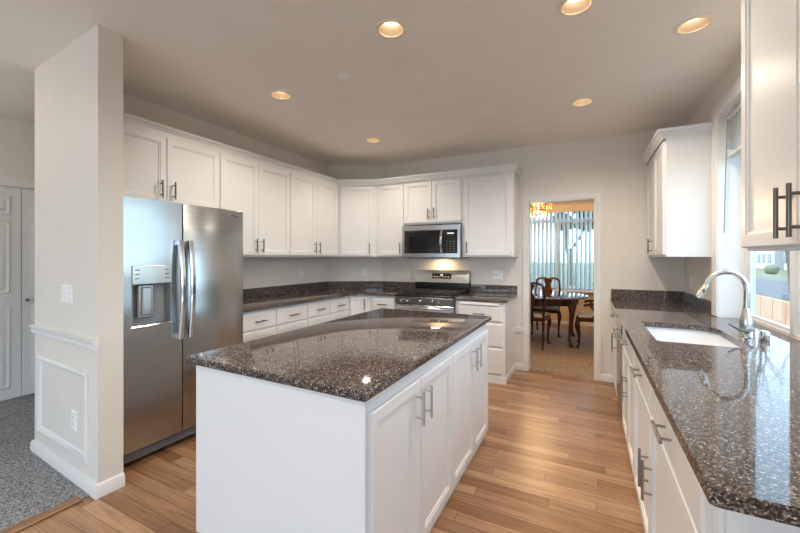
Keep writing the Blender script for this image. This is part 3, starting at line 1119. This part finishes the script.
# ------------------------------------------------------------------ microwave
r = empty('microwave', (-2.142, 4.25, 1.362))
tag(r, 'stainless over-range microwave between the back wall upper cabinets', 'microwave')
MW, MH = .776, .405
MB().box(0, MW, .03, .395, 0, MH, .003).build('case', M['grey'], r)
b = MB()
b.box(0, MW, 0, .03, MH - .065, MH, .003)
b.box(0, MW, 0, .03, 0, .055, .003)
b.box(0, .035, 0, .03, .05, MH - .06)
b.box(MW - .03, MW, 0, .03, .05, MH - .06)
fr = b.build('front_frame', M['steel'], r)
dg = MB().box(.033, .565, .004, .03, .055, MH - .065).build('door_glass', M['bglass'], r)
MB().rects(.075, .50, .085, MH - .095, [(0, .004), (0, .001), (.01, .0035), (.012, .0035)]).build('door_window', M['bglass'], dg)
pts = [(.545, -.005 - .035 * math.sin(PI * k / 10), .065 + (MH - .14) * k / 10) for k in range(11)]
MB().tube(pts, .016, 10).build('handle', M['chrome'], r)
kp = MB().box(.568, MW - .03, .003, .03, .055, MH - .065).build('keypad', M['bglass'], r)
b = MB()
for i in range(3):
    for j in range(5):
        b.box(.60 + i * .045, .622 + i * .045, .0015, .0032, .075 + j * .03, .082 + j * .03)
b.build('key_marks', M['bronze'], kp)
MB().box(.615, .70, .0015, .0032, MH - .115, MH - .10).build('clock_digits', M['disp'], kp)
MB().box(.315, .335, -.002, .001, MH - .042, MH - .025, .002).box(.34, .40, -.0015, .001, MH - .038, MH - .03).build('logo_badge', M['chrome'], fr)
b = MB()
for k in range(9):
    b.box(.05 + k * .075, .105 + k * .075, .05, .35, -.006, .001)
b.build('bottom_vent', M['dark'], r)
ll = bpy.data.lights.new('cooktop_lamp', 'AREA')
ll.shape, ll.size, ll.size_y = 'RECTANGLE', .12, .06
ll.energy, ll.color = 1.7, (1.0, .68, .36)
lo_ = bpy.data.objects.new('cooktop_lamp', ll)
lo_.location = (.42, .27, -.012)
lo_.parent = r
COL.objects.link(lo_)


# ------------------------------------------------------------------ downlights
def downlight(x, y, label):
    r = empty('recessed_light', (x, y, HC))
    tag(r, label, 'light', 'recessed ceiling lights')
    MB().lathe([(.070, .0), (.071, -.005), (.086, -.007), (.094, -.004), (.095, .0), (.070, .0)], n=32).build('trim_ring', M['can'], r)
    MB().lathe([(.0705, -.003), (.066, .02), (.050, .05), (.048, .08), (.051, .08), (.053, .05), (.069, .02), (.0717, -.001), (.0705, -.003)], n=32).build('reflector', M['canin'], r)
    MB().lathe([(0, .036), (.028, .038), (.044, .046), (.047, .055), (0, .06)], n=24).build('lamp_lens', M['bulb'], r)
    d = bpy.data.lights.new('downlight_lamp', 'SPOT')
    d.energy, d.color = SPOT_W, (1.0, .87, .72)
    d.spot_size, d.spot_blend, d.shadow_soft_size = math.radians(158), .8, .04
    o = bpy.data.objects.new('downlight_lamp', d)
    o.location = (0, 0, -.012)
    o.parent = r
    COL.objects.link(o)


for (x, y, s_) in ((-1.023, 1.888, 'round recessed ceiling light above the near half of the island'),
                   (-.056, 2.152, 'round recessed ceiling light cut off by the top of the picture'),
                   (.536, 2.643, 'round recessed ceiling light above the sink'),
                   (-2.244, 2.246, 'round recessed ceiling light in front of the refrigerator cabinet'),
                   (-2.176, 3.586, 'small round recessed ceiling light near the angled corner cabinets'),
                   (-.046, 3.522, 'round recessed ceiling light in front of the dining room opening')):
    downlight(x, y, s_)
for x, y in CANS[6:]:  # fill lights out of view, added to lift the dim hall
    downlight(x, y, 'added recessed ceiling light, unseen behind the viewer, %s' % ('near the island end' if x < -1 else 'near the right counter end'))
r = empty('hall_fill_lamp', (-4.25, .2, HC))  # unseen lamp added to brighten the hall
tag(r, 'added unseen fill lamp on the ceiling of the carpeted hall', 'light')
MB().lathe([(.15, 0), (.15, -.02), (.14, -.025), (.14, 0)], n=28).build('fill_lamp_base', M['trimw'], r)
MB().lathe([(.138, -.02), (.125, -.055), (.08, -.085), (0, -.095)], n=28).build('fill_lamp_shade', emit('hall_fill_glow', (1.0, .82, .6), 4.0), r)
hl = bpy.data.lights.new('hall_fill_source', 'POINT')
hl.energy, hl.color, hl.shadow_soft_size = 9, (1, .84, .66), .1
ho = bpy.data.objects.new('hall_fill_source', hl)
ho.location = (0, 0, -.22)
ho.parent = r
COL.objects.link(ho)
tag(MB().lathe([(0, -.014), (.03, -.013), (.042, -.006), (.044, .001), (0, .001)], (-1.606, 2.233, HC), 28).build('sprinkler_cover', M['plate']),
    'small flat round cover on the ceiling above the island', 'ceiling cover')


# ------------------------------------------------------------------ outlets and switches
def plate(name, loc, rz, label, kind, w=.072, h=.115):
    r = empty(name, loc, rz)
    tag(r, label, 'outlet' if kind == 'o' else 'switch')
    MB().rects(-w / 2, w / 2, -h / 2, h / 2, [(0, .0), (0, -.003), (.004, -.006), (.006, -.006)]).build('cover_plate', M['plate'], r)
    n_ = max(1, round((w - .03) / .045))
    for k in range(n_):
        cx_ = (k - (n_ - 1) / 2) * .046
        if kind == 'o' or (kind == 'm' and k == 1):
            for zz in (-.02, .02):
                rc = MB().lathe([(.0155, -.0055), (.0155, -.008), (.0, -.0082)], (cx_, 0, zz), 16, 'y').build('receptacle', M['plate'], r)
                MB().box(cx_ - .007, cx_ - .004, -.0086, -.0078, zz - .003, zz + .006).box(cx_ + .004, cx_ + .007, -.0086, -.0078, zz - .003, zz + .006).build('slots', M['dark'], rc)
        else:
            MB().box(cx_ - .006, cx_ + .006, -.016, -.005, -.012, .010, .002).build('toggle', M['grey' if k == 0 and kind == 'm' else 'plate'], r)
    return r


plate('wall_outlet', (WL, 3.705, 1.16), L90, 'white outlet on the left wall over the counter', 'o')
pm = p0.lerp(p1, .66)
plate('wall_outlet', (pm.x, pm.y, 1.15), A30, 'white outlet on the angled corner wall', 'o')
plate('wall_outlet', (-2.249, YB, 1.14), 0, 'white outlet on the back wall left of the range', 'o')
plate('switch_plate', (-1.0, YB, 1.15), 0, 'white double switch plate on the back wall right of the range', 'm', .115)
plate('wall_outlet', (WR, 4.40, 1.14), R90, 'white outlet under the cabinet by the sink window', 'o')
q = on_col(.43, 1.137)
ca = math.atan2(-cdir.y, -cdir.x)
plate('switch_plate', (q.x, q.y, q.z), ca, 'white triple switch plate on the stub wall', 's', .16)
q = on_col(.325, .365)
plate('wall_outlet', (q.x, q.y, q.z), ca, 'white outlet inside the molding panel of the stub wall', 'o')

# ------------------------------------------------------------------ blinds
r = empty('window_blind', (.945, 0, 0))
tag(r, 'white horizontal blind partly raised at the top of the sink window', 'blind')
MB().box(-.025, .025, WY0 + .02, WY1 - .02, 2.375, 2.42, .003).build('head_rail', M['vinyl'], r)
b = MB()
for k in range(8):
    z = 2.352 - k * .026
    v = [b.bm.verts.new(c) for c in ((-.024, WY0 + .03, z + .008), (.0, WY0 + .03, z + .002), (.024, WY0 + .03, z - .008), (.024, WY1 - .03, z - .008), (0, WY1 - .03, z + .002), (-.024, WY1 - .03, z + .008))]
    b.bm.faces.new((v[0], v[1], v[4], v[5]))
    b.bm.faces.new((v[1], v[2], v[3], v[4]))
sl = b.build('slats', M['slat'], r)
sm = sl.modifiers.new('thickness', 'SOLIDIFY')
sm.thickness = .002
MB().box(-.022, .022, WY0 + .03, WY1 - .03, 2.105, 2.135, .004).build('bottom_rail', M['vinyl'], r)
b = MB()
for yy_ in (WY0 + .25, 2.77, WY1 - .25):
    b.rod((-.027, yy_, 2.11), (-.027, yy_, 2.38), .0012, 6)
b.build('cords', M['grey'], r)
MB().rod((-.034, 3.50, 2.38), (-.052, 3.50, 1.55), .0045, 8).build('wand', M['grey'], r)

r = empty('vertical_blind', (0, 8.08, 0))
tag(r, 'pale vertical blind hanging in the dining room window', 'blind')
MB().box(VX0 + .01, VX1 - .01, -.03, .03, 2.27, 2.42, .004).build('valance', plain('valance_tan', (.80, .68, .52), .6), r)
b = MB()
nv = 34
for k in range(nv):
    x = VX0 + .05 + k * (VX1 - VX0 - .1) / (nv - 1)
    a = math.radians(52 + random.uniform(-7, 7))
    dx, dy = .042 * math.cos(a), .042 * math.sin(a)
    v = [b.bm.verts.new(c) for c in ((x - dx, -dy, .735), (x + dx, dy, .735), (x + dx, dy, 2.28), (x - dx, -dy, 2.28))]
    b.bm.faces.new(v)
vn = b.build('vanes', M['vane'], r)
sm = vn.modifiers.new('thickness', 'SOLIDIFY')
sm.thickness = .0015

# ------------------------------------------------------------------ dining set
TC = Vector((-.70, 6.55))
r = empty('dining_table', (TC.x, TC.y, 0))
tag(r, 'round dark cherry dining table beyond the kitchen opening', 'table')
MB().lathe([(0, .722), (.66, .722), (.70, .728), (.72, .738), (.715, .748), (.70, .75), (0, .75)], n=64).build('tabletop', M['cherry'], r)
MB().lathe([(.55, .62), (.57, .62), (.57, .722), (.55, .722), (.55, .62)], n=48).build('apron', M['cherry'], r)


def cab_leg(x, y, h, ang, s=1.0, name='leg', parent=None):
    """cabriole leg: knee out, ankle in, pad foot"""
    ca_, sa_ = math.cos(ang), math.sin(ang)
    prof = [(1.0, .00, .030), (.90, .022, .034), (.78, .030, .030), (.6, .012, .022), (.4, -.004, .017), (.22, -.010, .014), (.10, .0, .015), (.045, .016, .022), (.015, .02, .026), (.0, .02, .022)]
    pts = [(x + ca_ * o_ * s, y + sa_ * o_ * s, z * h + .0005) for z, o_, _ in prof]
    return MB().tube(pts, [q_ * s for _, _, q_ in prof], 12).build(name, M['cherry'], parent)


for sx_, sy_ in ((1, 1), (1, -1), (-1, 1), (-1, -1)):
    cab_leg(.46 * sx_, .43 * sy_, .66, math.atan2(sy_, sx_), 1.3, 'leg', r)


def chair(loc, rz, label, arms=False):
    """splat-back dining chair, faces local -y"""
    r = empty('dining_chair', loc, rz)
    tag(r, label, 'chair', 'dark wood dining chairs around the round table')
    MB().prism([(-.20, .20), (-.245, -.22), (.245, -.22), (.20, .20)], .40, .455, .006).build('seat_rail', M['cherry'], r)
    MB().prism([(-.18, .175), (-.22, -.20), (.22, -.20), (.18, .175)], .455, .495, .014, 3).build('cushion', M['cushion'], r)
    for sx_ in (-1, 1):
        cab_leg(.215 * sx_, -.20, .42, -PI / 2 + sx_ * .6, 1.0, 'leg', r)
        MB().tube([(.185 * sx_, .29, 0), (.185 * sx_, .235, .2), (.185 * sx_, .205, .42)], [.016, .018, .02], 8).build('leg', M['cherry'], r)
    # back frame: one hoop
    hoop = [(-.185, .205, .41), (-.195, .225, .6), (-.205, .255, .78)]
    for k in range(0, 11):
        a = PI - PI * k / 10
        zz = .90 + .085 * math.sin(a) ** .7 - (.02 if k == 5 else 0)
        hoop.append((.20 * math.cos(a), .29 + .01 * math.sin(a), zz if 0 < k < 10 else .87))
    hoop += [(.205, .255, .78), (.195, .225, .6), (.185, .205, .41)]
    MB().tube(hoop, .0175, 8).build('back_frame', M['cherry'], r)
    prof = [(.06, .455), (.05, .50), (.04, .56), (.075, .68), (.085, .74), (.05, .82), (.045, .87), (.085, .96)]
    b = MB()
    rg = []
    for w_, z in prof:
        yb = .205 + (z - .42) * .18
        rg.append([b.bm.verts.new(c) for c in ((-w_, yb - .008, z), (w_, yb - .008, z), (w_, yb + .008, z), (-w_, yb + .008, z))])
    for A, B in zip(rg, rg[1:]):
        for k in range(4):
            b.bm.faces.new((A[k], A[(k + 1) % 4], B[(k + 1) % 4], B[k]))
    b.bm.faces.new(rg[0][::-1])
    b.bm.faces.new(rg[-1])
    b.build('splat', M['cherry'], r)
    if arms:
        for sx_ in (-1, 1):
            MB().tube([(.20 * sx_, .235, .68), (.245 * sx_, .08, .675), (.265 * sx_, -.08, .66), (.255 * sx_, -.13, .64)], [.015, .018, .02, .016], 8).build('arm', M['cherry'], r)
            MB().tube([(.225 * sx_, -.02, .44), (.25 * sx_, .03, .54), (.262 * sx_, -.05, .655)], [.016, .015, .016], 8).build('arm_support', M['cherry'], r)
    return r


chair((-.775, 6.02, 0.006), PI, 'dark wood dining chair with its back to the kitchen left of the doorway')
chair((-.66, 7.02, 0.006), 0, 'dark wood dining chair across the table facing the kitchen')
chair((.075, 6.36, 0.006), -PI / 2, 'dark wood armchair half hidden behind the right door casing', True)

# chandelier
r = empty('chandelier', (-.75, 6.5, HC))
tag(r, 'small glowing amber crystal chandelier above the dining table', 'chandelier')
MB().rod((0, 0, 0), (0, 0, -.32), .008).lathe([(.05, 0), (.05, -.02), (.02, -.035), (.008, -.04)], n=16).build('stem', M['gold'], r)
b = MB()
for z, R_ in ((-.32, .16), (-.44, .22), (-.56, .14)):
    b.tube([(R_ * math.cos(2 * PI * k / 24), R_ * math.sin(2 * PI * k / 24), z) for k in range(24)], .007, 6, True)
    for k in range(4):
        a = PI / 2 * k
        b.rod((0, 0, -.32), (R_ * math.cos(a), R_ * math.sin(a), z), .004, 6)
b.build('ring_frame', M['gold'], r)
b = MB()
for z, R_, n_ in ((-.32, .16, 14), (-.44, .22, 20), (-.56, .14, 12)):
    for k in range(n_):
        a = 2 * PI * k / n_
        for j in range(3):
            b.ball((R_ * math.cos(a), R_ * math.sin(a), z - .025 - j * .03), .013, 1, 0, (1, 1, 1.3))
b.build('crystals', M['amber'], r)['kind'] = 'stuff'
for k in range(4):
    a = PI / 4 + PI / 2 * k
    MB().ball((.11 * math.cos(a), .11 * math.sin(a), -.40), .022, 2, 0, (1, 1, 1.5)).build('bulb', M['flame'], r)
pl = bpy.data.lights.new('chandelier_lamp', 'POINT')
pl.energy, pl.color, pl.shadow_soft_size = 35, (1, .66, .36), .1
po = bpy.data.objects.new('chandelier_lamp', pl)
po.location = (0, 0, -.72)
po.parent = r
COL.objects.link(po)

# ------------------------------------------------------------------ outdoors
struct(MB().box(-60, 90, -40, 140, -.62, -.5), 'ground', M['grass'], 'lawn outside the house')
M['concrete'] = plain('bounce_concrete', (.62, .60, .57), .9, var=.08)  # pale slabs added out of view to reflect daylight into the windows
struct(MB().box(-9, 3.0, -16, REAR - .15, -.5, -.13), 'bounce_slab', M['concrete'], 'unseen pale concrete slab added to bounce daylight indoors')
struct(MB().box(1.2, 3.0, REAR - .15, .8, -.5, -.13), 'bounce_slab_side', M['concrete'])
struct(MB().box(7.6, 13.5, -40, 140, -.5, -.485), 'road', M['asphalt'], 'grey street beyond the fence')
r = empty('wood_fence', (3.2, 0, -.5))
tag(r, 'tan wooden fence outside the sink window', 'fence')
b = MB()
for k in range(26):
    y0 = 2.0 + k * .55
    b.box(0, .03, y0, y0 + .53, 0.03, 1.06)
b.build('boards', M['fence'], r)
b = MB()
for z in (.25, .8):
    b.box(.03, .07, 2.0, 16.3, z, z + .09)
b.build('rails', M['fence'], r)
tag(MB().ball((17.8, 54.0, .0), .62, 3, .06, (1, 1, .95)).build('round_bush', M['leaf']), 'clipped round green bush across the street', 'bush')
for i, (x, y0, y1, lb_) in enumerate(((25, 56, 72, 'white house straight across the street'), (25, 75, 92, 'white house farther along the street'))):
    r = empty('house', (x, (y0 + y1) / 2, -.5))
    tag(r, lb_, 'house', None)
    hw = (y1 - y0) / 2
    MB().box(0, 8, -hw, hw, 0, 5.2).build('walls', M['siding'], r)
    b = MB()
    v = [b.bm.verts.new(c) for c in ((-.5, -hw - .4, 5.1), (8.5, -hw - .4, 5.1), (4, -hw - .4, 7.4), (-.5, hw + .4, 5.1), (8.5, hw + .4, 5.1), (4, hw + .4, 7.4))]
    for f_ in ((0, 1, 2), (3, 5, 4), (0, 2, 5, 3), (1, 4, 5, 2), (0, 3, 4, 1)):
        b.bm.faces.new([v[k] for k in f_])
    b.build('roof', M['roof'], r)
    for yy_ in [-hw + 1.2 + k * 2.0 for k in range(int(hw))]:
        for zz in (1.0, 3.4):
            MB().box(-.06, .0, yy_, yy_ + 1.1, zz, zz + 1.3).build('house_window', M['bglass'], r)


def bare_tree(x, y, h, seed, label, leafy=False):
    rnd = random.Random(seed)
    r = empty('leafy_tree' if leafy else 'bare_tree', (x, y, -.5))
    tag(r, label, 'tree')
    b = MB()
    tips = []

    def grow(p, d, ln, rad, lev):
        pts = [p]
        q_ = p.copy()
        dd = d.copy()
        for k in range(4):
            dd = (dd + Vector((rnd.uniform(-.18, .18), rnd.uniform(-.18, .18), rnd.uniform(-.02, .14)))).normalized()
            q_ = q_ + dd * ln / 4
            pts.append(q_.copy())
        b.tube(pts, [rad * (1 - .13 * k) for k in range(5)], 5 if lev else 8)
        tips.append(pts[-1])
        if lev < 4:
            for k in range(3 if lev < 3 else 2):
                st = pts[rnd.choice((2, 3, 4))]
                nd = (dd + Vector((rnd.uniform(-.9, .9), rnd.uniform(-.9, .9), rnd.uniform(-.1, .6)))).normalized()
                grow(st, nd, ln * rnd.uniform(.55, .75), rad * .5, lev + 1)
    grow(Vector((0, 0, 0)), Vector((0, 0, 1)), h * .42, h * .022, 0)
    b.build('branches', M['bark'], r)
    if leafy:
        b = MB()
        for t_ in tips:
            b.ball(t_, rnd.uniform(.5, .9), 1, .35)
        b.build('foliage', M['leaf'], r, 0)


bare_tree(8.2, 22.5, 9, 3, 'bare tree reflected in the right counter')
bare_tree(-4.2, 17.5, 8, 5, 'leafy tree outside the dining window at its left part', True)
bare_tree(0.6, 16.0, 8.5, 9, 'bare tree outside the dining window at its right part')
bare_tree(-1.0, 27, 10, 12, 'tall leafy tree farthest behind the dining window', True)
